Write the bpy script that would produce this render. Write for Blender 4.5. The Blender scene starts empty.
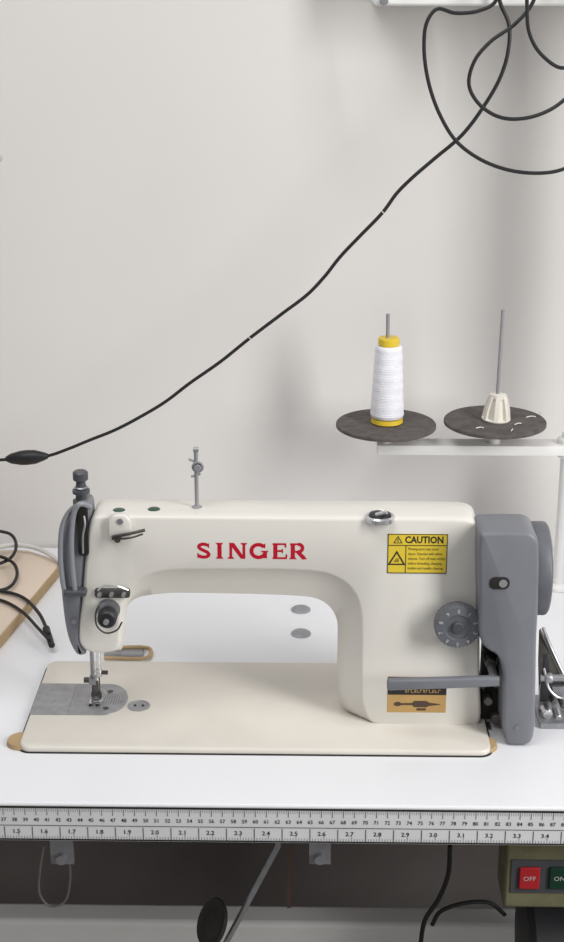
import bpy, bmesh, math, random
from mathutils import Vector, Matrix
random.seed(4)
C = bpy.context.scene.collection
PI = math.pi
# ---------------------------------------------------------------- camera model (table top is z = 0)
F = 1472.0; PITCH = math.atan(525/1472.0); YAW = math.radians(1.0); HC = 0.744
cp, sp, cy_, sy_ = math.cos(PITCH), math.sin(PITCH), math.cos(YAW), math.sin(YAW)
DV = Vector((-sy_*cp, cy_*cp, -sp)); RV = Vector((cy_, sy_, 0)); UV = RV.cross(DV)
CAM = Vector((0, 0, HC))
def ray(px, py): return DV*F + RV*(px-282) + UV*(471-py)
def Q(px, py, Y):
    r = ray(px, py); return CAM + r*(Y/r.y)
def T(px, py, z=0.0):
    r = ray(px, py); return CAM + r*((z-HC)/r.z)
# ---------------------------------------------------------------- materials
def lin(c):
    c /= 255.0
    return c/12.92 if c <= 0.04045 else ((c+0.055)/1.055)**2.4
def mat(name, rgb, rough=0.5, metal=0.0, var=0.04, scale=30, bump=0.0, bscale=200, spec=0.5, rgb2=None):
    m = bpy.data.materials.new(name); m.use_nodes = True
    nt = m.node_tree; b = nt.nodes['Principled BSDF']
    col = [lin(v) for v in rgb]
    tc = nt.nodes.new('ShaderNodeTexCoord')
    nz = nt.nodes.new('ShaderNodeTexNoise'); nz.inputs['Scale'].default_value = scale; nz.inputs['Detail'].default_value = 4
    nt.links.new(tc.outputs['Object'], nz.inputs['Vector'])
    rp = nt.nodes.new('ShaderNodeValToRGB')
    lo = [max(0, v*(1-var*2)) for v in col] if rgb2 is None else [lin(v) for v in rgb2]
    hi = [min(1, v*(1+var)) for v in col]
    rp.color_ramp.elements[0].position = 0.3; rp.color_ramp.elements[1].position = 0.7
    rp.color_ramp.elements[0].color = (*lo, 1); rp.color_ramp.elements[1].color = (*hi, 1)
    nt.links.new(nz.outputs['Fac'], rp.inputs['Fac']); nt.links.new(rp.outputs['Color'], b.inputs['Base Color'])
    b.inputs['Roughness'].default_value = rough; b.inputs['Metallic'].default_value = metal
    b.inputs['Specular IOR Level'].default_value = spec
    if bump > 0:
        n2 = nt.nodes.new('ShaderNodeTexNoise'); n2.inputs['Scale'].default_value = bscale
        nt.links.new(tc.outputs['Object'], n2.inputs['Vector'])
        bp = nt.nodes.new('ShaderNodeBump'); bp.inputs['Strength'].default_value = bump; bp.inputs['Distance'].default_value = 0.001
        nt.links.new(n2.outputs['Fac'], bp.inputs['Height']); nt.links.new(bp.outputs['Normal'], b.inputs['Normal'])
    return m
M = dict(
 wall=mat('wall_paint', (216,213,210), 0.85, var=0.02, scale=2.2, bump=0.15, bscale=60),
 lowshade=mat('under_table_shade', (112,107,105), 0.85, var=0.16, scale=3.5),  # shade below the tabletop, put in as a darker wall colour
 floor=mat('floor_concrete', (100,94,90), 0.8, var=0.08, scale=8),
 table=mat('white_laminate', (230,231,235), 0.32, var=0.012, scale=4),
 cream=mat('cream_enamel', (222,219,212), 0.30, var=0.018, scale=8, bump=0.05, bscale=90),
 bed=mat('cream_bed_enamel', (217,212,203), 0.34, var=0.03, scale=12, bump=0.05, bscale=90),
 grey=mat('grey_enamel', (118,120,127), 0.42, var=0.04, scale=20, bump=0.08),
 lgrey=mat('light_grey_enamel', (138,140,146), 0.38, var=0.03, scale=20),
 dgrey=mat('dark_grey_plastic', (74,76,80), 0.42, var=0.06),
 dial=mat('dial_plastic', (98,100,106), 0.45, var=0.04),
 black=mat('black_plastic', (24,24,26), 0.45, var=0.1),
 motor=mat('motor_enamel', (40,40,44), 0.5, var=0.1),
 bronze=mat('dark_rubber_pad', (44,40,38), 0.4, 0.1, var=0.15),
 cable=mat('black_cable', (22,22,24), 0.5, var=0.1),
 hole=mat('dark_gap', (30,27,25), 0.8),
 chrome=mat('chrome', (222,222,224), 0.25, 0.85, var=0.03),
 steel=mat('brushed_steel', (166,167,171), 0.40, 0.7, var=0.08, scale=120),
 pin=mat('pin_steel', (158,158,162), 0.40, 0.4, var=0.04, scale=120),
 dsteel=mat('oily_steel', (96,93,90), 0.4, 0.6, var=0.2, scale=60),
 tan=mat('tan_rubber', (176,150,112), 0.7, var=0.08),
 wood=mat('pale_wood', (219,202,184), 0.55, var=0.03, scale=6),
 brown=mat('brown_strap', (84,66,54), 0.6, var=0.06, scale=20),
 red=mat('red_print', (186,26,48), 0.7, var=0.01, spec=0.1),
 yellow=mat('yellow_label', (230,202,62), 0.45, var=0.02),
 gold=mat('gold_label', (198,160,100), 0.45, 0.1, var=0.05),
 ink=mat('black_ink', (34,33,32), 0.6, var=0.02),
 white=mat('white_plastic', (232,231,229), 0.4, var=0.01),
 ivory=mat('ivory_plastic', (226,221,211), 0.45, var=0.03),
 thread=mat('white_thread', (234,234,240), 0.8, var=0.03, scale=80, bump=0.6, bscale=500),
 ycone=mat('yellow_cone_plastic', (220,190,50), 0.45, var=0.03),
 disc=mat('dark_sponge_pad', (90,84,83), 0.9, var=0.16, scale=90, bump=0.5, bscale=500),
 green=mat('green_cap_plastic', (44,76,60), 0.35, var=0.05),
 redb=mat('red_button_plastic', (178,42,48), 0.45, var=0.03, spec=0.2),
 greenb=mat('green_button_plastic', (28,60,46), 0.45, var=0.03, spec=0.2),
 olive=mat('beige_switch_housing', (112,109,84), 0.6, var=0.12, scale=40, spec=0.3),
 paint=mat('grey_painted_steel', (196,194,193), 0.5, var=0.04),
 gpaint=mat('grey_rubber', (120,117,115), 0.6, var=0.04),
 pcable=mat('pale_cable_sheath', (206,204,202), 0.5, var=0.03),
 ruler=mat('ruler_tape', (220,221,223), 0.45, var=0.02),
)
# ---------------------------------------------------------------- mesh helpers
def box(bm, a, b):
    x0,y0,z0 = a; x1,y1,z1 = b
    v = [bm.verts.new(p) for p in ((x0,y0,z0),(x1,y0,z0),(x1,y1,z0),(x0,y1,z0),(x0,y0,z1),(x1,y0,z1),(x1,y1,z1),(x0,y1,z1))]
    for f in ((0,3,2,1),(4,5,6,7),(0,1,5,4),(1,2,6,5),(2,3,7,6),(3,0,4,7)): bm.faces.new([v[i] for i in f])
def frame_of(ax):
    ax = ax.normalized(); t = Vector((0,0,1)) if abs(ax.z) < 0.9 else Vector((1,0,0))
    u = ax.cross(t).normalized(); return u, ax.cross(u).normalized(), ax
def lathe(bm, o, ax, prof, seg=32, rmod=None):
    u, w, a = frame_of(Vector(ax)); o = Vector(o); rings = []
    for r, h in prof:
        ring = []
        for i in range(seg):
            t = 2*PI*i/seg; rr = r*(rmod(i, r) if rmod else 1)
            ring.append(bm.verts.new(o + a*h + (u*math.cos(t)+w*math.sin(t))*max(rr, 1e-5)))
        rings.append(ring)
    for k in range(len(rings)-1):
        for i in range(seg):
            j = (i+1) % seg; bm.faces.new((rings[k][i], rings[k][j], rings[k+1][j], rings[k+1][i]))
    bm.faces.new(list(reversed(rings[0]))); bm.faces.new(rings[-1])
def cyl(bm, p0, p1, r0, r1=None, seg=24, bev=0.0):
    p0, p1 = Vector(p0), Vector(p1); r1 = r0 if r1 is None else r1; L = (p1-p0).length
    if bev: prof = [(r0-bev,0),(r0,bev),(r1,L-bev),(r1-bev,L)]
    else: prof = [(r0,0),(r1,L)]
    lathe(bm, p0, p1-p0, prof, seg)
def smooth_path(pts, n=6, closed=False):
    P = [Vector(p) for p in pts]; out = []; N = len(P)
    rng = range(N) if closed else range(N-1)
    for i in rng:
        if closed: a,b,c,d = P[(i-1)%N],P[i],P[(i+1)%N],P[(i+2)%N]
        else: a,b,c,d = P[max(i-1,0)],P[i],P[i+1],P[min(i+2,N-1)]
        d1 = max((b-a).length,1e-6)**0.5; d2 = max((c-b).length,1e-6)**0.5; d3 = max((d-c).length,1e-6)**0.5
        if (b-a).length < 1e-6: m1 = (c-b)
        else: m1 = ((b-a)/d1-(c-a)/(d1+d2)+(c-b)/d2)*d2
        if (d-c).length < 1e-6: m2 = (c-b)
        else: m2 = ((c-b)/d2-(d-b)/(d2+d3)+(d-c)/d3)*d2
        for k in range(n):
            t = k/n; t2=t*t; t3=t2*t
            out.append(b*(2*t3-3*t2+1)+m1*(t3-2*t2+t)+c*(-2*t3+3*t2)+m2*(t3-t2))
    if not closed: out.append(P[-1].copy())
    return out
def tube(bm, pts, r, seg=12, n=6, smooth=True, closed=False):
    P = smooth_path(pts, n, closed) if smooth else [Vector(p) for p in pts]
    N = len(P); rings = []; u = None
    for i in range(N):
        if closed: tg = P[(i+1)%N]-P[(i-1)%N]
        else: tg = P[min(i+1,N-1)]-P[max(i-1,0)]
        tg.normalize()
        if u is None: u = frame_of(tg)[0]
        u = (u - tg*u.dot(tg)).normalized(); w = tg.cross(u)
        rr = r(i/(N-1)) if callable(r) else r
        rings.append([bm.verts.new(P[i]+(u*math.cos(2*PI*k/seg)+w*math.sin(2*PI*k/seg))*rr) for k in range(seg)])
    for i in range(N if closed else N-1):
        A, B = rings[i], rings[(i+1)%N]
        for k in range(seg):
            j = (k+1)%seg; bm.faces.new((A[k],A[j],B[j],B[k]))
    if not closed:
        bm.faces.new(list(reversed(rings[0]))); bm.faces.new(rings[-1])
def loft(bm, loops, caps=True):
    R = [[bm.verts.new(p) for p in L] for L in loops]; n = len(R[0])
    for k in range(len(R)-1):
        for i in range(n):
            j = (i+1)%n; bm.faces.new((R[k][i],R[k][j],R[k+1][j],R[k+1][i]))
    if caps: bm.faces.new(list(reversed(R[0]))); bm.faces.new(R[-1])
def off2(pts, d):
    n = len(pts); A = sum(pts[i][0]*pts[(i+1)%n][1]-pts[(i+1)%n][0]*pts[i][1] for i in range(n)); s = 1 if A > 0 else -1
    steps = max(1, int(abs(d)/0.0005)); cur = [Vector(p) for p in pts]; dd = d/steps
    for st in range(steps):
        out = []
        for i in range(n):
            b = cur[i]
            j, k = 1, 1
            while (cur[(i-j)%n]-b).length < 1e-6 and j < n//4: j += 1
            while (cur[(i+k)%n]-b).length < 1e-6 and k < n//4: k += 1
            e1 = (b-cur[(i-j)%n]).normalized(); e2 = (cur[(i+k)%n]-b).normalized()
            n1 = Vector((e1.y,-e1.x))*s; n2 = Vector((e2.y,-e2.x))*s; m = n1+n2
            m = m.normalized() if m.length > 1e-6 else n1
            kk = 1/max(0.6, m.dot(n1)); out.append(b+m*dd*kk)
        for it in range(6):
            ch = False
            for i in range(n):
                j = (i+1)%n; o_ = cur[j]-cur[i]; w_ = out[j]-out[i]
                if o_.dot(w_) < 0 or (o_.length < 1e-7 and w_.length > 1e-7):
                    mid = (out[i]+out[j])/2; out[i] = mid.copy(); out[j] = mid.copy(); ch = True
            if not ch: break
        cur = out
    return [(p.x,p.y) for p in cur]
def prism_xz(bm, pts, y0, y1, bev=0.0):      # pts (x,z); y0 front
    if bev:
        i = off2(pts, -bev); h_ = off2(pts,-bev*0.3)
        L = [(i,y0),(h_,y0+bev*0.3),(pts,y0+bev),(pts,y1-bev),(i,y1)]
    else: L = [(pts,y0),(pts,y1)]
    loft(bm, [[(x,y,z) for x,z in l] for l,y in L])
def prism_xy(bm, pts, z0, z1, bev=0.0):
    L = [(pts,z0),(pts,z1)] if not bev else [(pts,z0),(pts,z1-bev),(off2(pts,-bev*0.3),z1-bev*0.3),(off2(pts,-bev),z1)]
    loft(bm, [[(x,y,z) for x,y in l] for l,z in L])
def rrect(x0,y0,x1,y1,r,n=6):
    out = []
    for cx,cy,a in ((x1-r,y1-r,0),(x0+r,y1-r,90),(x0+r,y0+r,180),(x1-r,y0+r,270)):
        for k in range(n+1):
            t = math.radians(a+90*k/n); out.append((cx+r*math.cos(t), cy+r*math.sin(t)))
    return out
def obj(name, bm, m, parent=None, ang=35, bevel=0, recalc=True):
    if recalc: bmesh.ops.recalc_face_normals(bm, faces=bm.faces)
    me = bpy.data.meshes.new(name); bm.to_mesh(me); bm.free(); me.materials.append(M[m])
    me.shade_smooth(); me.set_sharp_from_angle(angle=math.radians(ang))
    o = bpy.data.objects.new(name, me); C.objects.link(o)
    if bevel:
        b = o.modifiers.new('bevel','BEVEL'); b.width = bevel; b.segments = 3; b.limit_method = 'ANGLE'; b.angle_limit = math.radians(40)
    if parent is not None:
        o.parent = parent
        if parent.type == 'EMPTY': o.matrix_parent_inverse = Matrix.Translation(-parent.location)
    return o
def tag(o, label, cat, group=None):
    o['label'] = label; o['category'] = cat
    if group: o['group'] = group
    return o
def thing(name, loc, label, cat, group=None):
    o = bpy.data.objects.new(name, None); o.empty_display_size = 0.03; C.objects.link(o); o.location = loc
    return tag(o, label, cat, group)
def struct(o): o['kind'] = 'structure'; return o
NB = bmesh.new
_tc = {}
def text(bm, s, o, xd, yd, size, align='CENTER', bold=0.0, sx=1.0):
    key = (s, align, bold)
    if key not in _tc:
        cu = bpy.data.curves.new('t','FONT'); cu.body = s; cu.size = 1; cu.align_x = align; cu.align_y = 'CENTER'; cu.offset = bold; cu.resolution_u = 2
        ob = bpy.data.objects.new('t', cu); C.objects.link(ob)
        bpy.context.view_layer.update()
        me = bpy.data.meshes.new_from_object(ob.evaluated_get(bpy.context.evaluated_depsgraph_get()))
        _tc[key] = ([v.co.copy() for v in me.vertices], [tuple(p.vertices) for p in me.polygons])
        bpy.data.objects.remove(ob); bpy.data.curves.remove(cu); bpy.data.meshes.remove(me)
    vs, fs = _tc[key]; o = Vector(o); xd = Vector(xd).normalized(); yd = Vector(yd).normalized()
    V = [bm.verts.new(o + xd*v.x*size*sx + yd*v.y*size) for v in vs]
    for f in fs:
        try: bm.faces.new([V[i] for i in f])
        except ValueError: pass
def quad(bm, pts): bm.faces.new([bm.verts.new(p) for p in pts])
X = Vector((1,0,0)); Yv = Vector((0,1,0)); Z = Vector((0,0,1))
# ---------------------------------------------------------------- key depths
ZB = 0.006
YT = T(282,805,0).y                  # table front edge
YB0 = T(250,749,ZB).y; YB1 = YB0+0.186
XB0 = T(17,748,ZB).x; XB1 = T(492,750,ZB).x
YF = T(420,724,ZB).y
YW = T(20,546,0).y                   # wall
# ---------------------------------------------------------------- setting
bm = NB(); box(bm, (-1.6,YW,-0.75), (1.6,YW+0.1,1.6)); wb = struct(obj('wall_back', bm, 'wall'))
bm = NB(); box(bm, (-1.6,YW-0.003,-0.75), (1.6,YW-0.0002,-0.035)); struct(obj('shade_panel_1', bm, 'lowshade'))  # dark sheet over the wall, stands in for the shade under the table
bm = NB(); box(bm, (-1.6,-0.9,-0.8), (1.6,YW+0.1,-0.75)); struct(obj('floor', bm, 'floor'))
# ---------------------------------------------------------------- table
tx0, tx1 = -0.62, 0.62
zlo = Q(282,842,YT).z
tb = thing('sewing_table', (0,(YT+YW)/2,-0.75), 'white sewing table with a black and white ruler along its front edge', 'table')
bm = NB(); box(bm, (tx0,YT,zlo+0.0005), (tx1,YW-0.004,0)); obj('tabletop', bm, 'table', tb, bevel=0.0015)
bm = NB(); box(bm, (tx0,YT-0.0012,zlo), (tx1,YT-0.0001,-0.0015)); rs = obj('ruler_strip', bm, 'ruler', tb)
bm = NB(); yr = YT-0.0016
def hz(py): return Q(282,py-1,YT).z
def hl(x0,x1,z0,z1): quad(bm, [(x0,yr,z0),(x1,yr,z0),(x1,yr,z1),(x0,yr,z1)])
hl(tx0,tx1,hz(810.6),hz(808.5)); hl(tx0,tx1,hz(842.5),hz(841)); hl(tx0,tx1,hz(828.1),hz(827.5))
xs0 = Q(17,833,YT).x; inch = (Q(545,833,YT).x-xs0)/19
for k in range(-6, 26):
    x = xs0+k*inch; n = 15+k
    hl(x-0.0003-inch*0.42,x+0.0003-inch*0.42,hz(841),hz(829))
    for q in range(1,10):
        xx = x-inch*0.42+q*inch/10; hl(xx-0.00016,xx+0.00016,hz(841),hz(838.2 if q!=5 else 835.5))
    text(bm, '%d.%d'%(n//10,n%10), (x,yr,hz(833.8)), X, Z, 0.0062, bold=0.01)
cm = inch/2.54; kx = xs0-38.1*cm
for c in range(22, 104):
    x = kx+c*cm
    if x < tx0+0.02 or x > tx1-0.02: continue
    hl(x-0.00024,x+0.00024,hz(817.5),hz(811))
    for q in range(1,5): hl(x+q*cm/5-0.00014,x+q*cm/5+0.00014,hz(814),hz(811))
    text(bm, '%d'%c, (x,yr,hz(822.2)), X, Z, 0.0056, bold=0.005, sx=0.9)
obj('markings', bm, 'ink', rs)
bm = NB(); prism_xy(bm, rrect(XB0-0.0022,YB0-0.002,XB1+0.0022,YB1+0.002,0.014), -0.001, 0.0006); obj('cutout_seam', bm, 'hole', tb)
for (px,py) in ((22,743.0),(482,746.5)):
    c = T(px,py,0); bm = NB(); cyl(bm, (c.x,c.y,0.0004), (c.x,c.y,0.0046), 0.0150, 0.0140, 24); obj('corner_cushion', bm, 'tan', tb)
bm = NB(); pts = [T(a,b,0.004) for a,b in ((104,648),(148,648),(151,653),(146,658),(104,658))]
tube(bm, [(p.x,p.y,0.004) for p in pts], 0.0022, 10, 4); obj('hinge', bm, 'tan', tb)
bm = NB(); a = T(104,655,0.002); b = T(144,651,0.002); box(bm,(a.x,a.y,0.0005),(b.x,b.y+0.002,0.003)); obj('hinge_plate', bm, 'steel', tb)
for (px,py) in ((301,610),(301,634)):
    c = T(px,py,0); bm = NB(); lathe(bm, (c.x,c.y,0), Z, [(0.0115,0),(0.0115,0.0012),(0.0095,0.0028),(0.004,0.0034),(0.0005,0.0034)], 28); obj('hole_plug', bm, 'pin', tb)
zb0 = Q(200,939,YW-0.22).z; zb1 = Q(200,908,YW-0.22).z
bm = NB(); box(bm, (tx0+0.03,YW-0.25,zb0), (tx1-0.03,YW-0.21,zb1)); obj('crossbar', bm, 'white', tb, bevel=0.007)
for sx in (tx0+0.03, tx1-0.08):
    for y in (YT+0.05, YW-0.25):
        bm = NB(); box(bm, (sx,y,-0.75),(sx+0.05,y+0.04,zlo)); obj('leg', bm, 'paint', tb, bevel=0.003)
    bm = NB(); box(bm,(sx,YT+0.05,zlo-0.03),(sx+0.05,YW-0.21,zlo)); obj('side_rail', bm, 'paint', tb)
# ---------------------------------------------------------------- sewing machine
sm = thing('sewing_machine', ((XB0+XB1)/2,(YB0+YB1)/2,0.0008), 'cream industrial sewing machine with red lettering and grey belt cover, set into the white table', 'sewing machine')
bm = NB(); prism_xy(bm, rrect(XB0,YB0,XB1,YB1,0.012), 0.0008, ZB, 0.0022); bed = obj('bed', bm, 'bed', sm, ang=50)
A0 = [(118,650),(121,632),(122,610),(126,597),(135,585),(150,576),(170,572),(200,571),(305,572),(330,576),(347,586),(357,602),(360,625),(360,690),(362,708),(372,724)]
B0 = [(121,650),(123,632),(125,614),(129,604),(137,598),(150,595),(170,593),(200,593),(300,596),(318,599),(330,607),(337,620),(338,640),(338,686),(341,702),(352,713)]
REST = [(420,727),(474,728),(480,722),(480,680),(480,620),(480,560),(479.5,533),(477,524.5),(469,520),(440,518.5),(380,518),(300,517.5),(200,516.5),(130,516),(106,516),(93,518),(88,530),(85,560),(82,600),(79,630),(80,645),(87,652),(104,654)]
def w2(lst, Y): return [(lambda p:(p.x,p.z))(Q(a,b,Y)) for a,b in lst]
wA = w2(A0,YF); wB = w2(B0,YF+0.02); wR = w2(REST,YF)
def dense(pts, n=4): return [(v.x,v.y) for v in smooth_path([(a,b,0) for a,b in pts], n, True)]
lA = dense(wA+wR); lB = dense(wB+wR)
zmn = ZB-0.003
lev = [(off2(lA,-0.0038),YF),(off2(lA,-0.0014),YF+0.0009),(lA,YF+0.0036),([(a[0]*0.5+b[0]*0.5,a[1]*0.5+b[1]*0.5) for a,b in zip(lA,lB)],YF+0.012),(lB,YF+0.020),(lB,YF+0.046),(off2(lB,-0.003),YF+0.053),(off2(lB,-0.006),YF+0.056)]
bm = NB(); loft(bm, [[(x,y,max(z,zmn)) for x,z in l] for l,y in lev]); arm = obj('arm', bm, 'cream', sm, ang=60)
ZT = Q(300,518,YF).z
# lettering: flat strokes, each a hair apart so that nothing is coplanar
bm = NB(); p0 = Q(196,558.5,YF); p1 = Q(305,543.3,YF); yl = [YF-0.00012]
LW = p1.x-p0.x; LH = p1.z-p0.z; zbs = p0.z
def S(poly, dx, sc=1.0):
    yl[0] -= 1e-6
    A = sum(poly[i][0]*poly[(i+1)%len(poly)][1]-poly[(i+1)%len(poly)][0]*poly[i][1] for i in range(len(poly)))
    if A < 0: poly = list(reversed(poly))
    bm.faces.new([bm.verts.new((dx+x*LH*sc, yl[0], zbs+z*LH)) for x,z in poly])
def stroke(pts, w, dx):
    for i in range(len(pts)-1):
        a, b = Vector(pts[i]), Vector(pts[i+1]); d = (b-a)
        if d.length < 1e-6: continue
        d.normalize(); n = Vector((-d.y,d.x)); w0 = w1 = w/2
        a2, b2 = a-d*0.03, b+d*0.03
        S([tuple(a2+n*w0),tuple(b2+n*w1),tuple(b2-n*w1),tuple(a2-n*w0)], dx)
def serif(x, z, dx, w=0.36):
    s = 1 if z > 0.5 else -1; e = 1.0 if z > 0.5 else 0.0
    S([(x-w/2,e),(x+w/2,e),(x+w/3.4,e-s*0.12),(x-w/3.4,e-s*0.12)], dx)
def arc(cx,cz,rx,rz,a0,a1,n=10): return [(cx+rx*math.cos(math.radians(a0+(a1-a0)*k/n)), cz+rz*math.sin(math.radians(a0+(a1-a0)*k/n))) for k in range(n+1)]
xs = [p0.x+v*LW for v in (0.0,0.178,0.283,0.483,0.690,0.850)]
d = xs[0]; spine = arc(0.45,0.74,0.27,0.165,35,90,4)+arc(0.45,0.74,0.27,0.165,90,200,10)+[(0.30,0.59),(0.48,0.50),(0.66,0.41)]+arc(0.46,0.26,0.29,0.165,30,-90,10)+arc(0.46,0.26,0.32,0.165,-90,-150,4)
stroke(spine,0.20,d); S([(0.69,0.68),(0.78,0.68),(0.78,0.97),(0.69,0.93)],d); S([(0.08,0.03),(0.17,0.07),(0.17,0.34),(0.08,0.34)],d)
d = xs[1]; stroke([(0.25,0.03),(0.25,0.97)],0.24,d); serif(0.25,1,d,0.46); serif(0.25,0,d,0.46)
d = xs[2]; stroke([(0.24,0.03),(0.24,0.97)],0.16,d); stroke([(1.0,0.03),(1.0,0.97)],0.16,d); S([(0.13,1.0),(0.43,1.0),(1.08,0.0),(0.82,0.0)],d); serif(0.24,0,d,0.40); serif(1.0,1,d,0.40)
d = xs[3]; stroke(arc(0.58,0.5,0.41,0.40,45,345,26),0.22,d); stroke([(0.96,0.08),(0.96,0.44)],0.22,d); S([(0.74,0.52),(1.14,0.52),(1.14,0.43),(0.74,0.43)],d); S([(0.89,0.68),(0.98,0.68),(0.98,0.97),(0.89,0.93)],d)
d = xs[4]; stroke([(0.25,0.03),(0.25,0.97)],0.24,d); stroke([(0.12,0.94),(0.84,0.94)],0.12,d); stroke([(0.12,0.06),(0.88,0.06)],0.12,d); stroke([(0.22,0.51),(0.64,0.51)],0.12,d); S([(0.79,0.74),(0.88,0.72),(0.88,1),(0.77,1)],d); S([(0.81,0.0),(0.92,0.0),(0.94,0.30),(0.85,0.30)],d); S([(0.61,0.39),(0.69,0.37),(0.69,0.65),(0.61,0.63)],d)
d = xs[5]; stroke([(0.25,0.03),(0.25,0.97)],0.24,d); stroke([(0.12,0.94),(0.58,0.94)],0.12,d); stroke([(0.22,0.47),(0.58,0.47)],0.12,d); stroke(arc(0.58,0.705,0.23,0.235,90,-90),0.20,d); stroke([(0.55,0.45),(0.90,0.06)],0.23,d); serif(0.25,0,d,0.46); S([(0.80,0.0),(1.05,0.0),(1.05,0.06),(0.92,0.10)],d)
obj('lettering', bm, 'red', arm, recalc=False)
def plate(bm, px0,py0,px1,py1,y,th=0.0004):
    a = Q(px0,py1,y); b = Q(px1,py0,y); box(bm,(a.x,y-th,a.z),(b.x,y,b.z)); return a.x,b.x,a.z,b.z
bm = NB(); x0,x1,z0,z1 = plate(bm,387,534,448,573,YF+0.0001); lb = obj('caution_label', bm, 'yellow', arm)
bm = NB(); yy = YF-0.0005; w = x1-x0; h = z1-z0
def qb(a,b,c,d2): quad(bm,[(x0+a*w,yy,z0+b*h),(x0+c*w,yy,z0+b*h),(x0+c*w,yy,z0+d2*h),(x0+a*w,yy,z0+d2*h)])
for r in ((0.0,0.0,1.0,0.02),(0.0,0.98,1.0,1.0),(0.0,0,0.013,1),(0.987,0,1,1),(0,0.70,1,0.72),(0.30,0,0.313,0.70)): qb(*r)
text(bm,'CAUTION',(x0+0.61*w,yy,z0+0.845*h),X,Z,0.0098,bold=0.03,sx=0.84)
def tri(cx,cz,s):
    o_ = [(cx,cz+s*0.62),(cx-s*0.6,cz-s*0.42),(cx+s*0.6,cz-s*0.42)]; i_ = [(cx,cz+s*0.42),(cx-s*0.42,cz-s*0.32),(cx+s*0.42,cz-s*0.32)]
    for k in range(3):
        j=(k+1)%3; quad(bm,[(o_[k][0],yy,o_[k][1]),(o_[j][0],yy,o_[j][1]),(i_[j][0],yy,i_[j][1]),(i_[k][0],yy,i_[k][1])])
tri(x0+0.17*w,z0+0.84*h,0.0075); quad(bm,[(x0+0.164*w,yy,z0+0.80*h),(x0+0.178*w,yy,z0+0.80*h),(x0+0.178*w,yy,z0+0.88*h),(x0+0.164*w,yy,z0+0.88*h)])
tri(x0+0.155*w,z0+0.36*h,0.0145)
cx, cz = x0+0.155*w, z0+0.33*h
for q in range(3): quad(bm,[(cx-0.0028+q*0.0009,yy,cz-0.0016+q*0.0014),(cx+0.0022,yy,cz-0.0016+q*0.0014),(cx+0.0022,yy,cz-0.0009+q*0.0014),(cx-0.0028+q*0.0009,yy,cz-0.0009+q*0.0014)])
for i,s in enumerate(('Moving parts may cause','injury. Operate with safety','devices. Turn off main switch','before threading, changing','bobbin and needle, cleaning')):
    text(bm,s,(x0+0.345*w,yy,z0+(0.62-0.122*i)*h),X,Z,0.0039,'LEFT',sx=0.78)
obj('label_print', bm, 'ink', lb)
bm = NB(); x0,x1,z0,z1 = plate(bm,387,677,447,712,YF+0.0001); lb = obj('maker_plate', bm, 'gold', arm)
w = x1-x0; h = z1-z0; lb['label'] = 'gold plate with a black top band'
bm = NB(); qb(0,0.5,1,1.0); obj('black_band', bm, 'ink', lb)
bm = NB()
pts = [(0.10,0.235),(0.14,0.29),(0.2,0.30),(0.24,0.26),(0.42,0.27),(0.46,0.33),(0.66,0.33),(0.72,0.28),(0.9,0.245),(0.9,0.225),(0.72,0.19),(0.66,0.15),(0.46,0.15),(0.42,0.21),(0.24,0.21),(0.2,0.18),(0.14,0.18)]
quad(bm,[(x0+a*w,yy,z0+b*h) for a,b in pts]); qb(0.5,0.06,0.66,0.12); obj('plate_print', bm, 'brown', lb)
bm = NB()
cxx = 0.30; yy = YF-0.0007
for q in range(12):
    wd_ = 0.030+0.006*(q%3)
    qb(cxx,0.56,cxx+0.010,0.65); qb(cxx,0.632 if q%2 else 0.56,cxx+wd_,0.65 if q%2 else 0.578)
    if q%3 == 0: qb(cxx+wd_-0.010,0.56,cxx+wd_,0.65)
    cxx += wd_+0.015
obj('plate_lettering', bm, 'gold', lb)
# stitch dial
c = Q(456,618,YF); R = 0.0222
bm = NB(); cyl(bm,(c.x,YF+0.002,c.z),(c.x,YF-0.010,c.z),0.013,seg=32)
lathe(bm,(c.x,YF-0.008,c.z),-Yv,[(R*0.94,0),(R,0.0015),(R,0.011),(R*0.95,0.0135),(R*0.60,0.0142),(R*0.56,0.0128),(0.0005,0.0128)],144,lambda i,r:(1+(0.022 if (i//2)%2 else 0)) if r>R*0.9 else 1)
dl = obj('stitch_dial', bm, 'dial', sm, ang=30)
bm = NB(); cyl(bm,(c.x,YF-0.0205,c.z),(c.x,YF-0.0245,c.z),0.0065,0.0058,24,0.0008); obj('dial_cap', bm, 'dgrey', dl)
bm = NB()
for k in range(10):
    t = -k*2*PI/10+PI/2; text(bm,str(k),(c.x+R*0.78*math.cos(t),YF-0.0228,c.z+R*0.78*math.sin(t)),Vector((math.sin(t),0,-math.cos(t))),Vector((math.cos(t),0,math.sin(t))),0.0058,bold=0.0)
obj('dial_numbers', bm, 'paint', dl)
# reverse lever
a = Q(387,684,YF-0.03); b = Q(499,681,YF-0.03)
bm = NB(); pr = rrect(-0.0045,-0.0058,0.0045,0.0058,0.003,3)
loft(bm,[[(x,YF-0.03+u*s,z+v*s) for u,v in pr] for x,z,s in ((a.x,a.z,0.7),(a.x+0.002,a.z,1.0),((a.x+b.x)/2,(a.z+b.z)/2,0.95),(b.x-0.01,b.z,0.9),(b.x,b.z,0.8))])
rl = obj('reverse_lever', bm, 'grey', sm, ang=50)
bm = NB(); cyl(bm,(b.x-0.004,YF-0.03,b.z),(b.x-0.004,YF+0.02,b.z),0.004); obj('lever_pivot', bm, 'steel', rl)
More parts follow.
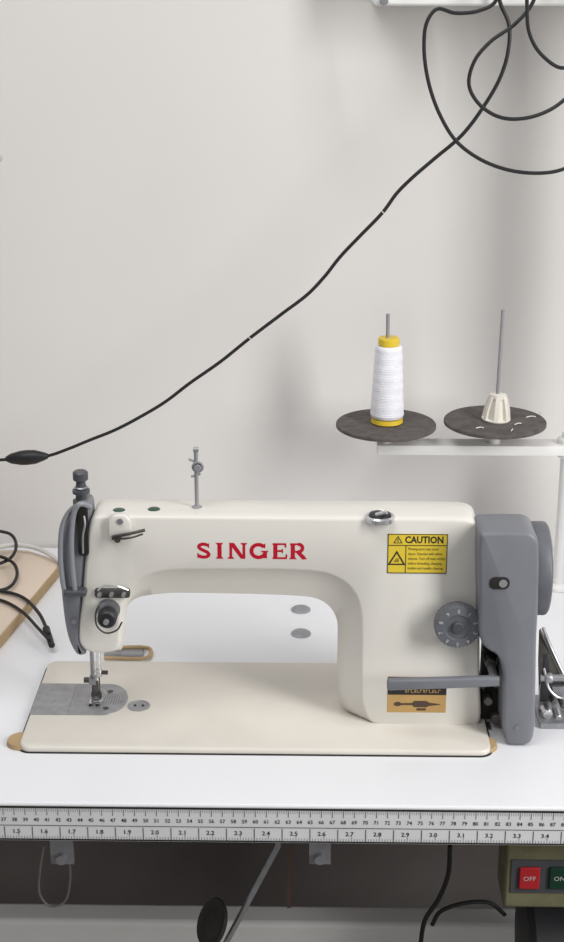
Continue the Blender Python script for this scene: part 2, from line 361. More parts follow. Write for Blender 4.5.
# face plate (left end)
FPo = [(88,504),(78,504),(70,512),(64,530),(61,552),(61,575),(63,602),(67,630),(72,645),(78,653),(86,653)]
FPi = [(84,640),(84,600),(86,570),(89,540),(91,515)]
pts = dense(w2(FPo+FPi,YF+0.01),3)
bm = NB(); loft(bm,[[(x,y,z) for x,z in l] for l,y in ((off2(pts,-0.006),YF+0.002),(off2(pts,-0.002),YF+0.004),(pts,YF+0.009),(pts,YF+0.036),(off2(pts,-0.004),YF+0.043))]); fp = obj('face_plate', bm, 'grey', sm, ang=50)
bm = NB(); pa = [(90,507),(80,504),(75,510),(72,530),(72,560),(75,592)]
tube(bm,[Q(u,v,YF-0.005+(0.010 if i==0 else 0)) for i,(u,v) in enumerate(pa)],0.0026,12,5)
pa = [(74,594),(66,592),(62,575),(60.5,548),(63,524),(71,510),(80,504)]
g1 = obj('thread_guard', bm, 'lgrey', fp); bm = NB()
tube(bm,[Q(u,v,YF-0.002) for u,v in pa],0.0026,12,5); obj('thread_guard', bm, 'lgrey', fp)
bm = NB(); a = Q(64,596,YF-0.008); b = Q(86,591,YF-0.008); box(bm,(a.x,YF-0.010,a.z),(b.x,YF+0.004,b.z)); obj('guard_clamp', bm, 'dgrey', fp, bevel=0.0012)
bm = NB(); a = Q(79,555,YF); b = Q(87,508,YF); prism_xz(bm, rrect(a.x,a.z,b.x,b.z,0.0034), YF-0.002, YF+0.006); obj('take_up_slot', bm, 'hole', fp)
bm = NB(); tube(bm,[Q(83,553,YF-0.003),Q(83,535,YF-0.008),Q(85,524,YF-0.009),Q(84,516,YF-0.006)],0.0010,8,5); obj('take_up_lever', bm, 'pin', sm)
bm = NB(); c = Q(74,622,YF); cyl(bm,(c.x,YF+0.004,c.z),(c.x,YF-0.0005,c.z),0.003,0.0026,16); obj('screw', bm, 'steel', fp)
# presser regulator knob
yk = YF+0.024; c0 = Q(82,508,yk); c1 = Q(82,471,yk); Lk = c1.z-c0.z
bm = NB(); lathe(bm,(c0.x,yk,c0.z),Z,[(0.0085,0),(0.0085,Lk*0.22),(0.0055,Lk*0.25),(0.0055,Lk*0.40),(0.0085,Lk*0.42),(0.0085,Lk*0.50),(0.0052,Lk*0.53),(0.0045,Lk*0.72),(0.0074,Lk*0.78),(0.0074,Lk*0.96),(0.0060,Lk)],28)
kn = obj('pressure_knob', bm, 'dgrey', sm)
bm = NB(); lathe(bm,(c0.x,yk,c0.z+Lk*0.54),Z,[(0.0056,0),(0.0066,0.001),(0.0056,0.002)],24); obj('knob_ring', bm, 'steel', kn)
for (px,py) in ((119,511),(154,510)):
    c = T(px,py,ZT); bm = NB(); lathe(bm,(c.x,c.y,ZT-0.002),Z,[(0.0070,0),(0.0070,0.0024),(0.0052,0.0036),(0.001,0.004)],24); obj('oil_cap', bm, 'green', sm)
c = T(197,508,ZT); top = Q(197,449,c.y).z
bm = NB(); cyl(bm,(c.x,c.y,ZT-0.002),(c.x,c.y,top),0.0020,seg=14); lathe(bm,(c.x,c.y,ZT-0.001),Z,[(0.005,0),(0.005,0.0025),(0.0028,0.004)],20)
gp = obj('thread_pin', bm, 'pin', sm)
bm = NB(); zz = Q(197,465,c.y).z
tube(bm,[Vector((c.x+0.002+0.0048*math.cos(t),c.y-0.006,zz+0.0048*math.sin(t))) for t in [2*PI*k/14 for k in range(14)]],0.0012,8,2,True,True)
lathe(bm,(c.x+0.002,c.y-0.004,zz),-Yv,[(0.0030,0),(0.0034,0.001),(0.002,0.003),(0.0034,0.005),(0.0030,0.006)],24); cyl(bm,(c.x-0.007,c.y,zz+0.006),(c.x+0.005,c.y,zz+0.001),0.0012); cyl(bm,(c.x-0.005,c.y,zz-0.012),(c.x+0.004,c.y,zz-0.009),0.0012)
cyl(bm,(c.x-0.0025,c.y,top-0.0005),(c.x+0.0025,c.y,top-0.0005),0.0026); obj('ring_guide', bm, 'pin', gp)
# arm thread guide bracket on head
bm = NB(); a = Q(109,540,YF); b = Q(131,513,YF)
prism_xz(bm, rrect(a.x,a.z,b.x,b.z,0.009,8), YF-0.006, YF+0.003, 0.002); gb = obj('guide_bracket', bm, 'cream', sm, ang=50)
bm = NB(); tube(bm,[Q(112,537,YF-0.010),Q(128,534,YF-0.012),Q(145,530,YF-0.010)],0.0016,10); tube(bm,[Q(112,539,YF-0.010),Q(130,538,YF-0.012),Q(143,534,YF-0.010)],0.0010,8)
c = Q(119,535,YF); cyl(bm,(c.x,YF,c.z),(c.x,YF-0.013,c.z),0.0034,0.0030,18); obj('guide_wire', bm, 'dsteel', gb)
bm = NB(); c = Q(121,519,YF); cyl(bm,(c.x,YF-0.0055,c.z),(c.x,YF-0.0075,c.z),0.0032,0.0028,18); obj('screw', bm, 'steel', gb)
# tension assembly: layered discs, spring, dark knob with bright tip
bm = NB(); a = Q(95,597,YF); b = Q(130,588,YF)
prism_xz(bm, rrect(a.x,a.z,b.x,b.z,0.003,4), YF-0.003, YF+0.002, 0.0012); ta = obj('tension_bracket', bm, 'dsteel', sm)
for px in (100,112,124):
    bm = NB(); c = Q(px,592.5,YF); cyl(bm,(c.x,YF-0.002,c.z),(c.x,YF-0.007,c.z),0.0024,0.0021,16); obj('screw', bm, 'chrome', ta)
bm = NB(); tube(bm,[Q(98,590,YF-0.006),Q(104,586,YF-0.010),Q(116,586,YF-0.010),Q(128,590,YF-0.006)],0.0009,8,5); obj('guide_loop', bm, 'chrome', ta)
c = Q(110,609,YF)
bm = NB(); lathe(bm,(c.x-0.001,YF+0.002,c.z),-Yv,[(0.0112,0),(0.0112,0.003),(0.0070,0.0036),(0.0070,0.0044),(0.0105,0.005),(0.0108,0.0058),(0.0060,0.0062),(0.0060,0.007),(0.0105,0.0076),(0.0105,0.0084),(0.005,0.009),(0.005,0.013)],36); obj('tension_disc', bm, 'steel', ta)
bm = NB(); hx=[]
for q in range(40):
    t = q/39; hx.append(Vector((c.x+0.0065*math.cos(t*2*PI*3.5), YF-0.0072-0.006*t, c.z+0.0065*math.sin(t*2*PI*3.5))))
tube(bm,hx,0.0006,6,1,False); obj('tension_spring', bm, 'dsteel', ta)
bm = NB(); lathe(bm,(c.x,YF-0.0125,c.z),-Yv,[(0.0080,0),(0.0090,0.001),(0.0090,0.012),(0.0074,0.014),(0.004,0.014),(0.004,0.0165),(0.0005,0.017)],60,lambda i,r:(1+(0.04 if i%2 else 0)) if r>0.0082 else 1); tk = obj('tension_knob', bm, 'motor', ta)
bm = NB(); cyl(bm,(c.x,YF-0.029,c.z),(c.x,YF-0.0315,c.z),0.0030,0.0026,18); obj('knob_tip', bm, 'chrome', tk)
bm = NB(); tube(bm,[Q(100,603,YF-0.006),Q(96,612,YF-0.010),Q(97,626,YF-0.010),Q(106,633,YF-0.008),Q(117,630,YF-0.006),Q(122,622,YF-0.004)],0.0009,8); obj('check_spring', bm, 'dsteel', ta)
# needle bar / presser bar
yn = T(97,701,ZB).y
bm = NB(); t_ = Q(90.5,648,yn); xa = t_.x; z_ = Q(90,687,yn).z; cyl(bm,(xa,yn+0.006,z_),(xa,yn+0.006,t_.z+0.01),0.0022,seg=16)
box(bm,(xa-0.0035,yn+0.001,z_+0.002),(xa+0.0035,yn+0.010,z_+0.009)); pb = obj('presser_bar', bm, 'steel', sm)
bm = NB(); cyl(bm,(xa-0.009,yn+0.004,z_+0.006),(xa-0.003,yn+0.004,z_+0.006),0.0030,seg=14,bev=0.0005); obj('clamp_screw', bm, 'dsteel', pb)
bm = NB(); xf = Q(96,690,yn).x
prism_xz(bm,[(xf-0.005,z_+0.004),(xf+0.002,z_+0.004),(xf+0.002,ZB+0.010),(xf+0.005,ZB+0.006),(xf+0.005,ZB+0.0025),(xf-0.006,ZB+0.0025),(xf-0.006,ZB+0.006),(xf-0.005,ZB+0.010)],yn+0.004,yn+0.007,0.0006); pf = obj('presser_foot', bm, 'dsteel', pb)
bm = NB()
for q0,q1 in ((-0.0065,-0.0020),(0.0005,0.0050)):
    loft(bm,[[(xf+q0,yn-0.012,ZB+0.0030),(xf+q1,yn-0.012,ZB+0.0030),(xf+q1,yn-0.012,ZB+0.0040),(xf+q0,yn-0.012,ZB+0.0040)],[(xf+q0,yn-0.007,ZB+0.0009),(xf+q1,yn-0.007,ZB+0.0009),(xf+q1,yn-0.007,ZB+0.0022),(xf+q0,yn-0.007,ZB+0.0022)],[(xf+q0,yn+0.010,ZB+0.0009),(xf+q1,yn+0.010,ZB+0.0009),(xf+q1,yn+0.010,ZB+0.0026),(xf+q0,yn+0.010,ZB+0.0026)]])
tube(bm,[Vector((xf+0.005,yn+0.004,ZB+0.012)),Vector((xf+0.010,yn-0.002,ZB+0.010)),Vector((xf+0.006,yn-0.010,ZB+0.006)),Vector((xf-0.001,yn-0.010,ZB+0.005))],0.0006,6,5)
sl_ = obj('sole', bm, 'chrome', pb)
bm = NB(); xn = Q(98.5,648,yn).x; t_z = Q(97,646,yn).z; zc = Q(97,668,yn).z
cyl(bm,(xn,yn-0.004,zc),(xn,yn-0.004,t_z+0.01),0.0024,seg=18); cyl(bm,(xn,yn-0.004,zc-0.007),(xn,yn-0.004,zc+0.002),0.0032,seg=18,bev=0.0006)
nb = obj('needle_bar', bm, 'chrome', sm)
bm = NB(); cyl(bm,(xn,yn-0.004,zc-0.006),(xn,yn-0.004,ZB+0.004),0.0008,0.0005,10); obj('needle', bm, 'dsteel', nb)
bm = NB(); cyl(bm,(xn+0.002,yn-0.004,zc-0.003),(xn+0.009,yn-0.004,zc-0.003),0.0022,seg=12); obj('screw', bm, 'dsteel', nb)
bm = NB(); tube(bm,[Vector((xn-0.003,yn-0.007,zc+0.001)),Vector((xn-0.004,yn-0.010,zc-0.003)),Vector((xn,yn-0.011,zc-0.005)),Vector((xn+0.003,yn-0.008,zc-0.004))],0.0006,6,5); obj('needle_guide', bm, 'pin', nb)
# needle plate + slide plate
P = lambda px,py: (lambda v:(v.x,v.y))(T(px,py,ZB))
yb_, yt_ = P(60,715)[1], P(60,684)[1]; ym = (yb_+yt_)/2; ry = (yt_-yb_)/2; xm = P(105,699)[0]; xr = P(128,699)[0]-xm; xd = P(72,699)[0]
bm = NB(); prism_xy(bm,[(xd+0.0004,yb_),(xm,yb_)]+[(xm+xr*math.sin(t),ym-ry*math.cos(t)) for t in [PI*k/20 for k in range(1,20)]]+[(xm,yt_),(xd+0.0004,yt_)],ZB-0.001,ZB+0.0008,0.0003); npl = obj('needle_plate', bm, 'steel', sm)
bm = NB(); box(bm,(XB0+0.0005,yb_,ZB-0.001),(xd,yt_,ZB+0.0007)); obj('slide_plate', bm, 'steel', sm)
bm = NB()
for dx in (-0.0065,0.0005): box(bm,(xf+dx,ym-0.016,ZB+0.0008),(xf+dx+0.003,ym+0.010,ZB+0.0011))
obj('feed_slot', bm, 'hole', npl)
for dx,dy in ((0.012,0.016),(0.012,-0.02)):
    bm = NB(); cyl(bm,(xf+dx,ym+dy,ZB+0.0006),(xf+dx,ym+dy,ZB+0.0013),0.003,seg=18); obj('screw', bm, 'dsteel', npl)
bm = NB()
for k in range(9): box(bm,(xf+0.008+k*0.0025,ym-0.012,ZB+0.0008),(xf+0.0083+k*0.0025,ym+0.012,ZB+0.00095))
obj('gauge_lines', bm, 'dgrey', npl)
c = T(139,706,ZB); bm = NB(); lathe(bm,(c.x,c.y,ZB-0.001),Z,[(0.0115,0),(0.0115,0.0018),(0.0098,0.0022),(0.0092,0.0016),(0.0005,0.0016)],32); ob = obj('bed_oil_cover', bm, 'steel', sm)
for dx in (-0.004,0.004):
    bm = NB(); cyl(bm,(c.x+dx,c.y,ZB+0.0005),(c.x+dx,c.y,ZB+0.0012),0.0014,seg=12); obj('screw', bm, 'hole', ob)
# sight glass on top
c = T(380,517,ZT); bm = NB(); lathe(bm,(c.x,c.y,ZT-0.003),Z,[(0.0145,0),(0.0145,0.004),(0.0125,0.0055),(0.0115,0.0045),(0.0005,0.0045)],36); sg = obj('sight_glass', bm, 'chrome', sm)
bm = NB(); lathe(bm,(c.x,c.y,ZT+0.001),Z,[(0.0112,0),(0.0105,0.002),(0.006,0.003),(0.0005,0.0032)],32); obj('glass_dome', bm, 'black', sg)
bm = NB(); cyl(bm,(c.x-0.004,c.y-0.004,ZT+0.0035),(c.x+0.006,c.y-0.006,ZT+0.0075),0.0022,seg=14); obj('screw', bm, 'chrome', sg)
# belt cover: front face stands close to the front of the bed
YC = T(517,746,0.001).y
BC = [(479.5,538),(482,534),(492,533),(520,533),(532,534),(538,540),(539.5,556),(539,600),(537,640),(536,690),(534,736),(529,745),(513,746.5),(505,741),(503.5,700),(503,672),(498,657),(486,649),(480.5,640),(479.5,600)]
pts = dense(w2(BC,YC),3)
pts = [(x,max(z,0.0012)) for x,z in pts]
DC = 0.058
Lc = [(off2(pts,-0.0036),YC,0),(off2(pts,-0.0016),YC+0.0010,0),(off2(pts,-0.0005),YC+0.0025,0),(pts,YC+0.005,0),(pts,YC+DC-0.010,0.0),(off2(pts,-0.002),YC+DC-0.004,0),(off2(pts,-0.005),YC+DC,0)]
bm = NB(); loft(bm,[[(x,y,z) for x,z in l] for l,y,_ in Lc]); bc = obj('belt_cover', bm, 'grey', sm, ang=50)
bm = NB(); a = Q(489,589,YC); b = Q(510,577,YC); prism_xz(bm, rrect(a.x,a.z,b.x,b.z,0.0055,6), YC-0.0010, YC+0.002,0.0005); sl = obj('cover_slot', bm, 'hole', bc)
bm = NB(); c = Q(503,583,YC); cyl(bm,(c.x,YC-0.0008,c.z),(c.x,YC-0.0018,c.z),0.0040,seg=18); obj('screw', bm, 'chrome', sl)
bm = NB(); c = Q(517,728,YC); cyl(bm,(c.x,YC+0.001,c.z),(c.x,YC-0.0008,c.z),0.0030,0.0026,18); obj('screw', bm, 'grey', bc)
# hand wheel
yh = YC+0.048; a = Q(536,567,yh); b = Q(546,567,yh); Rw = 0.046
cz = Q(540,568,yh).z
bm = NB(); Wd = b.x-a.x
lathe(bm,(a.x-0.014,yh,cz),X,[(0.010,0),(Rw*0.8,0.003),(Rw*0.97,0.006),(Rw,0.010),(Rw,0.014+Wd*0.70),(Rw*0.985,0.014+Wd*0.88),(Rw*0.955,0.014+Wd*0.98),(Rw*0.92,0.014+Wd),(Rw*0.86,0.014+Wd*0.9),(Rw*0.5,0.014+Wd*0.86),(0.012,0.014+Wd*0.9),(0.001,0.014+Wd*0.9)],64); obj('hand_wheel', bm, 'dial', sm, ang=40)
# drive mechanism in the gap between pillar and belt cover
bm = NB(); a = Q(480,738,YF+0.012); b = Q(510,640,YF+0.012); box(bm,(a.x,YF+0.012,max(a.z,ZB)),(b.x,YF+0.04,b.z)); dm = obj('drive_housing', bm, 'hole', sm)
bm = NB()
for px,py,r in ((490,662,0.006),(497,680,0.008),(488,700,0.005),(497,718,0.0065),(489,730,0.004)):
    c = Q(px,py,YF+0.004); cyl(bm,(c.x,YF+0.014,c.z),(c.x,YF+0.000,c.z),r,r*0.9,20,0.0006)
a = Q(483,690,YF); b = Q(504,650,YF); cyl(bm,(a.x,YF+0.004,a.z),(b.x,YF+0.004,b.z),0.002,seg=10); obj('drive_linkage', bm, 'dsteel', dm)
# ---------------------------------------------------------------- bobbin winder at right
bs = T(553,730,0)
bw = thing('bobbin_winder', (bs.x,bs.y,0), 'grey steel bobbin winder bracket on the table beside the belt cover', 'bobbin winder')
bm = NB(); a = T(540,729,0); b = T(590,700,0); box(bm,(a.x,a.y,0.0),(b.x,b.y,0.006)); obj('base_plate', bm, 'steel', bw, bevel=0.001)
bm = NB(); yw = a.y+0.03
n0 = [Q(539,630,yw+0.02),Q(548,648,yw+0.02),Q(566,688,yw),Q(580,712,yw),Q(556,718,yw-0.004),Q(539,704,yw),Q(538,660,yw+0.01)]
loft(bm,[n0,[p+Vector((0.002,0.004,0)) for p in n0]]); obj('angled_plate', bm, 'dsteel', bw)
bm = NB(); tube(bm,[Q(543,628,yw+0.015),Q(552,650,yw+0.012),Q(574,696,yw-0.006)],0.0018,8,4); obj('folded_edge', bm, 'steel', bw)
bm = NB(); c = Q(541,678,yw-0.012); d_ = Q(600,678,yw-0.012); cyl(bm,c,d_,0.0036,seg=18); lathe(bm,(c.x+0.004,c.y,c.z),X,[(0.005,0),(0.0055,0.001),(0.0055,0.006),(0.005,0.007)],24); obj('spindle', bm, 'steel', bw)
for (px,py,r) in ((547,712,0.006),(558,716,0.004),(553,700,0.003),(562,704,0.003)):
    bm = NB(); c = Q(px,py,yw-0.014); cyl(bm,(c.x,yw-0.002,c.z),(c.x,yw-0.020,c.z),r,r*0.85,20,0.0006); obj('adjusting_screw', bm, 'chrome' if r>0.0035 else 'dsteel', bw)
bm = NB(); a1 = Q(539,723,yw-0.01); b1 = Q(572,690,yw-0.01); box(bm,(a1.x,yw-0.004,0.006),(b1.x,yw+0.002,b1.z)); obj('upright', bm, 'steel', bw, bevel=0.001)
bm = NB(); a1 = Q(540,702,yw-0.008); b1 = Q(556,655,yw-0.008); prism_xz(bm,[(a1.x,a1.z),(b1.x,a1.z),(b1.x,a1.z+0.010),(b1.x-0.008,b1.z),(a1.x,b1.z)],yw-0.008,yw-0.004,0.0006); obj('latch', bm, 'motor', bw)
bm = NB(); tube(bm,[Q(544,668,yw-0.012),Q(550,690,yw-0.016),Q(562,698,yw-0.016),Q(572,690,yw-0.014)],0.0012,8,6); obj('spring', bm, 'chrome', bw)
# ---------------------------------------------------------------- thread stand
pb_ = T(558,588,0); YP = pb_.y
ts = thing('thread_stand', (pb_.x,YP,0.0004), 'white metal thread stand with two dark round pads and upright spool pins', 'thread stand')
za = Q(470,447,YP).z
bm = NB(); cyl(bm,(pb_.x,YP,0.0004),(pb_.x,YP,za+0.02),0.0075,seg=24); obj('pole', bm, 'white', ts)
bm = NB(); lathe(bm,(pb_.x,YP,0.0004),Z,[(0.014,0),(0.014,0.004),(0.009,0.008),(0.009,0.014)],24); obj('pole_base', bm, 'white', ts)
bm = NB(); cyl(bm,(pb_.x,YP,za-0.012),(pb_.x,YP,za+0.013),0.0125,seg=24,bev=0.002); obj('collar', bm, 'white', ts)
bm = NB(); a = Q(377,447,YP); prism_xz(bm,[(a.x,za-0.006),(pb_.x+0.04,za-0.006),(pb_.x+0.04,za+0.006),(a.x,za+0.006)],YP-0.014,YP+0.014,0.001); obj('crossarm', bm, 'white', ts)
def disc_at(px,py,rpx):
    c = Q(px,py,YP); R = rpx*(c-CAM).dot(DV)/F
    bm = NB(); lathe(bm,(c.x,YP,c.z-0.005),Z,[(R*0.97,0),(R,0.001),(R,0.004),(R*0.985,0.005),(R*0.2,0.0055),(0.001,0.0055)],72); dd = obj('pad', bm, 'disc', ts)
    bm = NB(); cyl(bm,(c.x,YP,za+0.005),(c.x,YP,c.z-0.005),0.007,seg=18); obj('pad_support', bm, 'white', ts)
    return c
c1 = disc_at(386,423,50); c2 = disc_at(495,420,51)
bm = NB(); tp = Q(388,314,YP); cyl(bm,(c1.x+0.001,YP,c1.z),(tp.x,YP,tp.z),0.0022,seg=14); obj('spool_pin', bm, 'pin', ts)
bm = NB(); tp = Q(503,310,YP); cyl(bm,(c2.x+0.001,YP,c2.z),(tp.x,YP,tp.z),0.0022,seg=14); obj('spool_pin', bm, 'pin', ts)
bm = NB(); hb = c2+Vector((0.001,0,0.0006)); ax = Vector((0.006,0,0.12)).normalized()
zt = Q(496,394,YP).z-c2.z
lathe(bm,hb,ax,[(0.0165,0),(0.017,0.0015),(0.0125,0.003),(0.0100,zt*0.6),(0.0085,zt*0.82),(0.0098,zt*0.83),(0.0098,zt*0.97),(0.0040,zt)],36)
u_,w_,a_ = frame_of(ax)
for k in range(7):
    t = 2*PI*k/7+0.3; dr = u_*math.cos(t)+w_*math.sin(t); tn = a_.cross(dr)*0.0022
    lo = [hb+dr*0.004+a_*0.001, hb+dr*0.0170+a_*0.001, hb+dr*0.0150+a_*zt*0.45, hb+dr*0.0108+a_*zt*0.9, hb+dr*0.004+a_*zt*0.9]
    loft(bm,[[p+tn for p in lo],[p-tn for p in lo]])
obj('spool_holder', bm, 'ivory', ts)
for (px,py,ln,an,lab) in ((518,424,0.010,0.5,'short diagonal thread snippet in the middle of the right pad'),(531,417,0.012,0.2,'longest curved thread snippet near the right rim of the right pad'),(512,430,0.008,1.2,'thread snippet nearest the front rim of the right pad'),(539,413,0.007,-0.4,'tiny thread snippet furthest right on the right pad'),(480,428,0.009,0.1,'thread snippet left of the ivory spool holder')):
    c = T(px,py,c2.z+0.0018); bm = NB(); dv = Vector((math.cos(an),math.sin(an),0))*ln/2
    tube(bm,[c-dv,c+Vector((0.001,0.002,0.0004)),c+dv],0.0006,6,4); tag(obj('thread_scrap', bm, 'ivory'),lab,'thread scrap','thread scraps on the right pad')
# thread cone
tc = thing('thread_cone',(c1.x+0.001,YP,c1.z+0.0008),'cone of white thread on a yellow core, standing on the left pad','thread cone')
k = (c1-CAM).dot(DV)/F
zb_ = c1.z+0.0010
def zat(py): return Q(388,py,YP).z
h2 = zat(345)-zb_; h3 = zat(337.5)-zb_; h0 = 0.006
bm = NB(); lathe(bm,(c1.x+0.001,YP,zb_),Z,[(15.0*k,0),(16.0*k,0.001),(15.5*k,h0),(9.5*k,h0+0.001),(9.5*k,h2),(10.5*k,h2+0.001),(10.5*k,h3-0.001),(9.5*k,h3),(4*k,h3)],40); obj('core', bm, 'ycone', tc)
prof = [(10*k,h0+0.0012)]
N = 110
for i in range(N+1):
    t = i/N; r = (16.8-3.6*t)*k
    if t < 0.04: r *= 0.93+1.75*t
    if t > 0.97: r *= 1-2.5*(t-0.97)
    prof.append((r+0.00016*math.sin(i*1.7)+0.00012*math.sin(i*0.43), h0+0.0015+(h2-h0-0.002)*t))
prof.append((9.6*k,h2-0.0003))
bm = NB(); lathe(bm,(c1.x+0.001,YP,zb_),Z,prof,48); obj('thread', bm, 'thread', tc, ang=80)
# ---------------------------------------------------------------- cords
YCd = YW-0.10
pw = thing('power_cord', Q(250,335,YCd), 'long black cord running diagonally down the wall to an inline switch', 'cord')
path = [(-40,466),(-10,461),(12,459),(47,456),(68,449),(90,440),(115,430),(140,417),(165,402),(190,383),(220,362),(250,338),(283,313),(308,294),(325,276),(340,257),(358,238),(383,212),(397,193),(412,178),(434,159),(462,135),(484,106),(500,78),(508,52),(509,25),(500,2),(496,-24),(496,-42)]
zh = Q(460,6,YW-0.085).z; ztop = zh+0.06
def hang(pts, Y, r, u0=None, u1=None):
    P_ = [Q(a,b,Y) for a,b in pts]
    if u0 is not None: P_ = [Vector((Q(u0,-20,Y).x,YW-0.05,ztop+r)),Vector((Q(u0,-20,Y).x,Y+0.01,ztop+r*2))]+P_
    if u1 is not None: P_ = P_+[Vector((Q(u1,-20,Y).x,Y+0.01,ztop+r*2)),Vector((Q(u1,-20,Y).x,YW-0.05,ztop+r))]
    return P_
bm = NB(); tube(bm,hang(path,YCd,0.0021,None,496),lambda t: 0.0019+0.0004*t,10,8); cdo = obj('cord', bm, 'cable', pw)
bm = NB(); a = Q(6,459,YCd); b = Q(48,456,YCd); ax = (b-a); Ls = ax.length
lathe(bm,a,ax,[(0.003,0),(0.0062,Ls*0.12),(0.0088,Ls*0.35),(0.0092,Ls*0.5),(0.0085,Ls*0.7),(0.0052,Ls*0.9),(0.0030,Ls)],24); obj('inline_switch', bm, 'black', pw)
for u,v in ((383,212.0),(250,338)):
    bm = NB(); c = Q(u,v,YCd)
    tg = (Q(u+6,v-6,YCd)-c).normalized(); cyl(bm,c-tg*0.0006,c+tg*0.0006,0.0023,seg=12)
    obj('pale_mark', bm, 'pcable', cdo)
def cord(P_, r, label, mt='cable'):
    bm = NB(); tube(bm,P_,r,10,8); return tag(obj('cable', bm, mt), label, 'cable')
cord(hang([(500,-20),(495,2),(478,11),(455,13),(437,9),(427,22),(424,45),(428,80),(440,115),(458,143),(490,164),(530,173),(566,168),(600,140),(612,80),(612,20),(612,-30)],YCd-0.02,0.0021,500,612),0.0021,'black cable hanging in the widest, lowest loop below the white housing')
cord(hang([(538,-25),(533,2),(515,24),(490,42),(474,62),(469,85),(480,105),(503,118),(535,116),(564,100),(585,70),(592,20),(592,-30)],YCd-0.035,0.0021,538,592),0.0021,'black cable in the smaller inner loop below the white housing')
cord(hang([(527,-25),(527,5),(529,32),(540,53),(562,68),(578,60),(582,20),(582,-30)],YCd-0.05,0.0020,527,582),0.0020,'short black cable curving out of the frame at top right')
xh0 = Q(374,4,YW-0.085).x
wh = thing('lamp_housing',(xh0+0.15,YW-0.04,zh),'white metal housing on the wall at the top right, above the cable loops','lamp housing')
bm = NB(); box(bm,(xh0,YW-0.085,zh),(xh0+0.42,YW-0.0005,ztop)); obj('casing', bm, 'white', wh, bevel=0.003)
bm = NB(); c = Q(384,1,YW-0.085); cyl(bm,(c.x,YW-0.084,c.z),(c.x,YW-0.090,c.z),0.005,0.0045,20,0.0006); obj('screw', bm, 'steel', wh)
bm = NB(); cyl(bm,(0.415,YW-0.21,0.0004),(0.415,YW-0.21,1.2),0.024,seg=24); tag(obj('shadow_post', bm, 'white'),'white upright post added beyond the right edge to shadow the wall','post')  # added post out of view, only casts the vertical shadow band on the wall
# ---------------------------------------------------------------- wooden board and cords at left
bm = NB(); zw = 0.012
pl = [T(a,b,zw) for a,b in ((-90,550),(28,550),(58,560),(57,568),(2,634),(-60,700),(-130,700))]
prism_xy(bm,[(p.x,p.y) for p in pl][::-1],0.0002,zw,0.001); wd = obj('wooden_board', bm, 'wood'); tag(wd,'pale wooden board with tan edge lying on the table at left','board')
bm = NB(); e0 = [Vector((p.x,p.y,0)) for p in pl[2:6]]
outer = [p+(Vector((1,-0.4,0)).normalized())*0.0022 for p in e0]
loft(bm,[[(p.x,p.y,0.0004) for p in e0+outer[::-1]],[(p.x,p.y,zw+0.0006) for p in e0+outer[::-1]]]); obj('edge_band', bm, 'tan', wd)
def tcord(pts, r, label, mt='cable'):
    bm = NB(); tube(bm,[T(a,b,z+zw+r) for a,b,z in pts],r,10,8); return tag(obj('cable', bm, mt), label, 'cable')
tcord([(-30,520,0.02),(-5,530,0.02),(10,534,0.015),(16,548,0.012),(8,560,0.008),(-10,566,0.004),(-30,570,0)],0.0021,'black cable bending in the uppermost small loop on the wooden board')
tcord([(-30,566,0.012),(-5,556,0.014),(12,562,0.010),(17,575,0.006),(8,588,0.003),(-12,592,0),(-30,594,0)],0.0021,'black cable bending in the middle small loop on the wooden board')
pc = thing('plug_lead',T(20,605,0.014),'pair of black leads ending in a small plug, hanging past the board edge','lead')
bm = NB(); tube(bm,[T(a,b,0.016) for a,b in ((-30,585),(-4,590),(20,596),(38,612),(49,634))],0.0021,10,8); obj('lead', bm, 'cable', pc)
bm = NB(); tube(bm,[T(a,b,0.015) for a,b in ((-30,596),(0,600),(20,610),(38,628),(49,640))],0.0019,10,8); obj('lead', bm, 'cable', pc)
bm = NB(); cyl(bm,T(46,628,0.015),T(52,646,0.010),0.0042,0.0036,16,0.001); obj('plug', bm, 'black', pc)
tcord([(-20,552,0.006),(12,545,0.010),(36,548,0.008),(58,560,0.002),(80,578,-0.008)],0.0030,'pale grey cable running over the back of the wooden board','pcable')
# ---------------------------------------------------------------- under the table
ysb = YT+0.035
sw = thing('switch_box',Q(540,880,ysb),'beige switch box with red and green buttons under the table edge','switch box')
bm = NB(); a = Q(503,908,ysb); b = Q(585,850,ysb); box(bm,(a.x,ysb,a.z),(b.x,ysb+0.05,zlo)); obj('housing', bm, 'olive', sw, bevel=0.003)
bm = NB(); a = Q(510,892,ysb); b = Q(580,860,ysb); box(bm,(a.x,ysb-0.0012,a.z),(b.x,ysb,b.z)); obj('button_plate', bm, 'dgrey', sw)
for (u0,u1,m_,s) in ((518,540,'redb','OFF'),(548,570,'greenb','ON')):
    bm = NB(); a = Q(u0,887,ysb); b = Q(u1,866,ysb); box(bm,(a.x,ysb-0.004,a.z),(b.x,ysb-0.001,b.z)); bt = obj('button', bm, m_, sw, bevel=0.0012); bt['label'] = ('red' if m_=='redb' else 'green')+' push button'
    bm = NB(); text(bm,s,((a.x+b.x)/2,ysb-0.0042,(a.z+b.z)/2),X,Z,0.0070); obj('button_text', bm, 'paint', bt)
ym_ = YT+0.22; c = Q(556,930,ym_)
mo = thing('motor',(c.x,ym_,c.z),'black motor hanging under the table behind the switch box','motor')
bm = NB(); zc_ = c.z-0.02; lathe(bm,(c.x-0.04,ym_,zc_),X,[(0.03,0),(0.06,0.003),(0.066,0.010),(0.066,0.12),(0.06,0.127),(0.03,0.13)],40); obj('motor_body', bm, 'motor', mo)
bm = NB(); box(bm,(c.x-0.02,ym_-0.02,zc_+0.05),(c.x+0.06,ym_+0.02,zlo-0.0005)); obj('mounting_bracket', bm, 'black', mo)
yk_ = YT+0.10
kl = thing('knee_lifter',Q(250,895,yk_),'thin grey knee lifter rod with a tilted dark oval pad below the table','knee lifter')
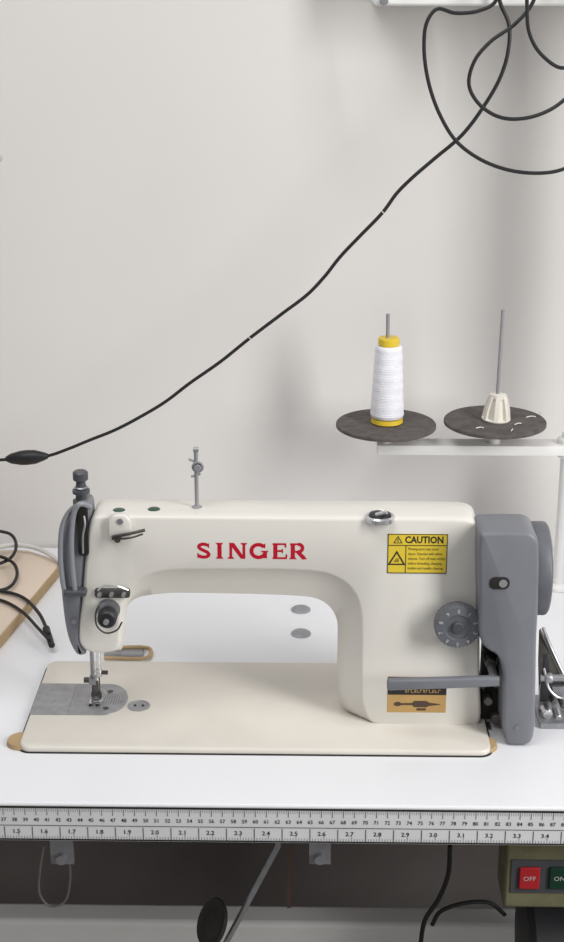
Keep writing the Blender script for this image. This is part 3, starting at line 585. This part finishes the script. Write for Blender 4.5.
bm = NB(); a = Q(278,846,yk_); b = Q(222,950,yk_-0.02); tube(bm,[Vector((a.x,a.y,zlo)),a,b],0.0032,12,2,False); obj('rod', bm, 'steel', kl)
bm = NB(); c = Q(212,923,yk_-0.02)
lathe(bm,c,Vector((-0.78,-0.38,0.50)),[(0.001,-0.003),(0.020,-0.003),(0.0245,-0.0018),(0.0255,0),(0.024,0.002),(0.019,0.0012),(0.012,0.0022),(0.001,0.0026)],40)
obj('pad', bm, 'bronze', kl)
bm = NB()
a = Q(287,908,yk_+0.05); b = Q(291,846,yk_+0.05); box(bm,(a.x,yk_+0.05,a.z),(b.x,yk_+0.053,zlo)); tag(obj('hanging_strap', bm, 'brown'),'thin brown strap hanging under the table beside the knee lifter','strap')
def bracket(px,label):
    bm = NB(); a = Q(px-15,864,YT+0.04); b = Q(px+15,846,YT+0.04)
    box(bm,(a.x,YT+0.04,zlo-0.004),(b.x,YT+0.07,zlo)); box(bm,(a.x+0.004,YT+0.04,a.z),(b.x-0.004,YT+0.045,zlo)); cyl(bm,((a.x+b.x)/2,YT+0.041,a.z+0.008),((a.x+b.x)/2,YT+0.034,a.z+0.008),0.005,seg=18)
    tag(obj('bracket', bm, 'pin'),label,'bracket')
bracket(62,'steel bracket under the table beside the hanging grey cable'); bracket(320,'steel bracket under the table right of the knee lifter')
def ucord(pts,r,label,Y,mt='cable'):
    bm = NB(); P_ = [Q(a,b,Y) for a,b in pts]; tube(bm,P_,r,10,8); tag(obj('cable', bm, mt),label,'cable')
ucord([(44,846),(40,870),(40,895),(50,906),(64,902),(70,880),(68,850)],0.0014,'grey cable hanging in a U under the table near the left bracket',YT+0.16,'gpaint')
ucord([(450,846),(448,875),(438,900),(425,920),(420,948)],0.0026,'black cable hanging under the table beside the switch box',YT+0.2)
ucord([(505,915),(490,903),(465,903),(440,912),(432,925)],0.0024,'black cable looping sideways towards the motor',YT+0.22)
bm = NB(); c = Q(2,158,YW); lathe(bm,(c.x-0.003,YW+0.001,c.z),-Yv,[(0.005,0),(0.004,0.0014),(0.002,0.0018)],9); tag(obj('wall_chip', bm, 'paint'),'small chipped grey spot on the wall at the far left','wall chip')
# ---------------------------------------------------------------- lights
def area(name, loc, tgt, size, power, col):
    l = bpy.data.lights.new(name,'AREA'); l.shape='RECTANGLE'; l.size=size[0]; l.size_y=size[1]; l.energy=power; l.color=col
    o = bpy.data.objects.new(name,l); C.objects.link(o); o.location=loc; o.rotation_euler=(Vector(tgt)-Vector(loc)).to_track_quat('-Z','Y').to_euler()
area('window_light',(1.45,0.30,1.0),(0,YF,0.15),(0.42,1.5),34,(1.0,0.99,0.975))
area('ceiling_light',(-0.45,0.75,1.95),(-0.15,YF,0),(1.2,0.9),16,(1.0,0.995,0.99))
w = bpy.data.worlds.new('world'); bpy.context.scene.world = w; w.use_nodes = True
bg = w.node_tree.nodes['Background']; bg.inputs['Color'].default_value = (0.99,0.985,0.98,1); bg.inputs['Strength'].default_value = 0.32
# ---------------------------------------------------------------- camera
cam = bpy.data.cameras.new('camera'); co = bpy.data.objects.new('camera', cam); C.objects.link(co)
co.location = CAM; co.rotation_euler = (PI/2-PITCH,0,YAW); cam.sensor_fit = 'AUTO'; cam.sensor_width = 36; cam.lens = F/942*36; cam.clip_start = 0.01
bpy.context.scene.camera = co
bpy.context.scene.view_settings.view_transform = 'Standard'
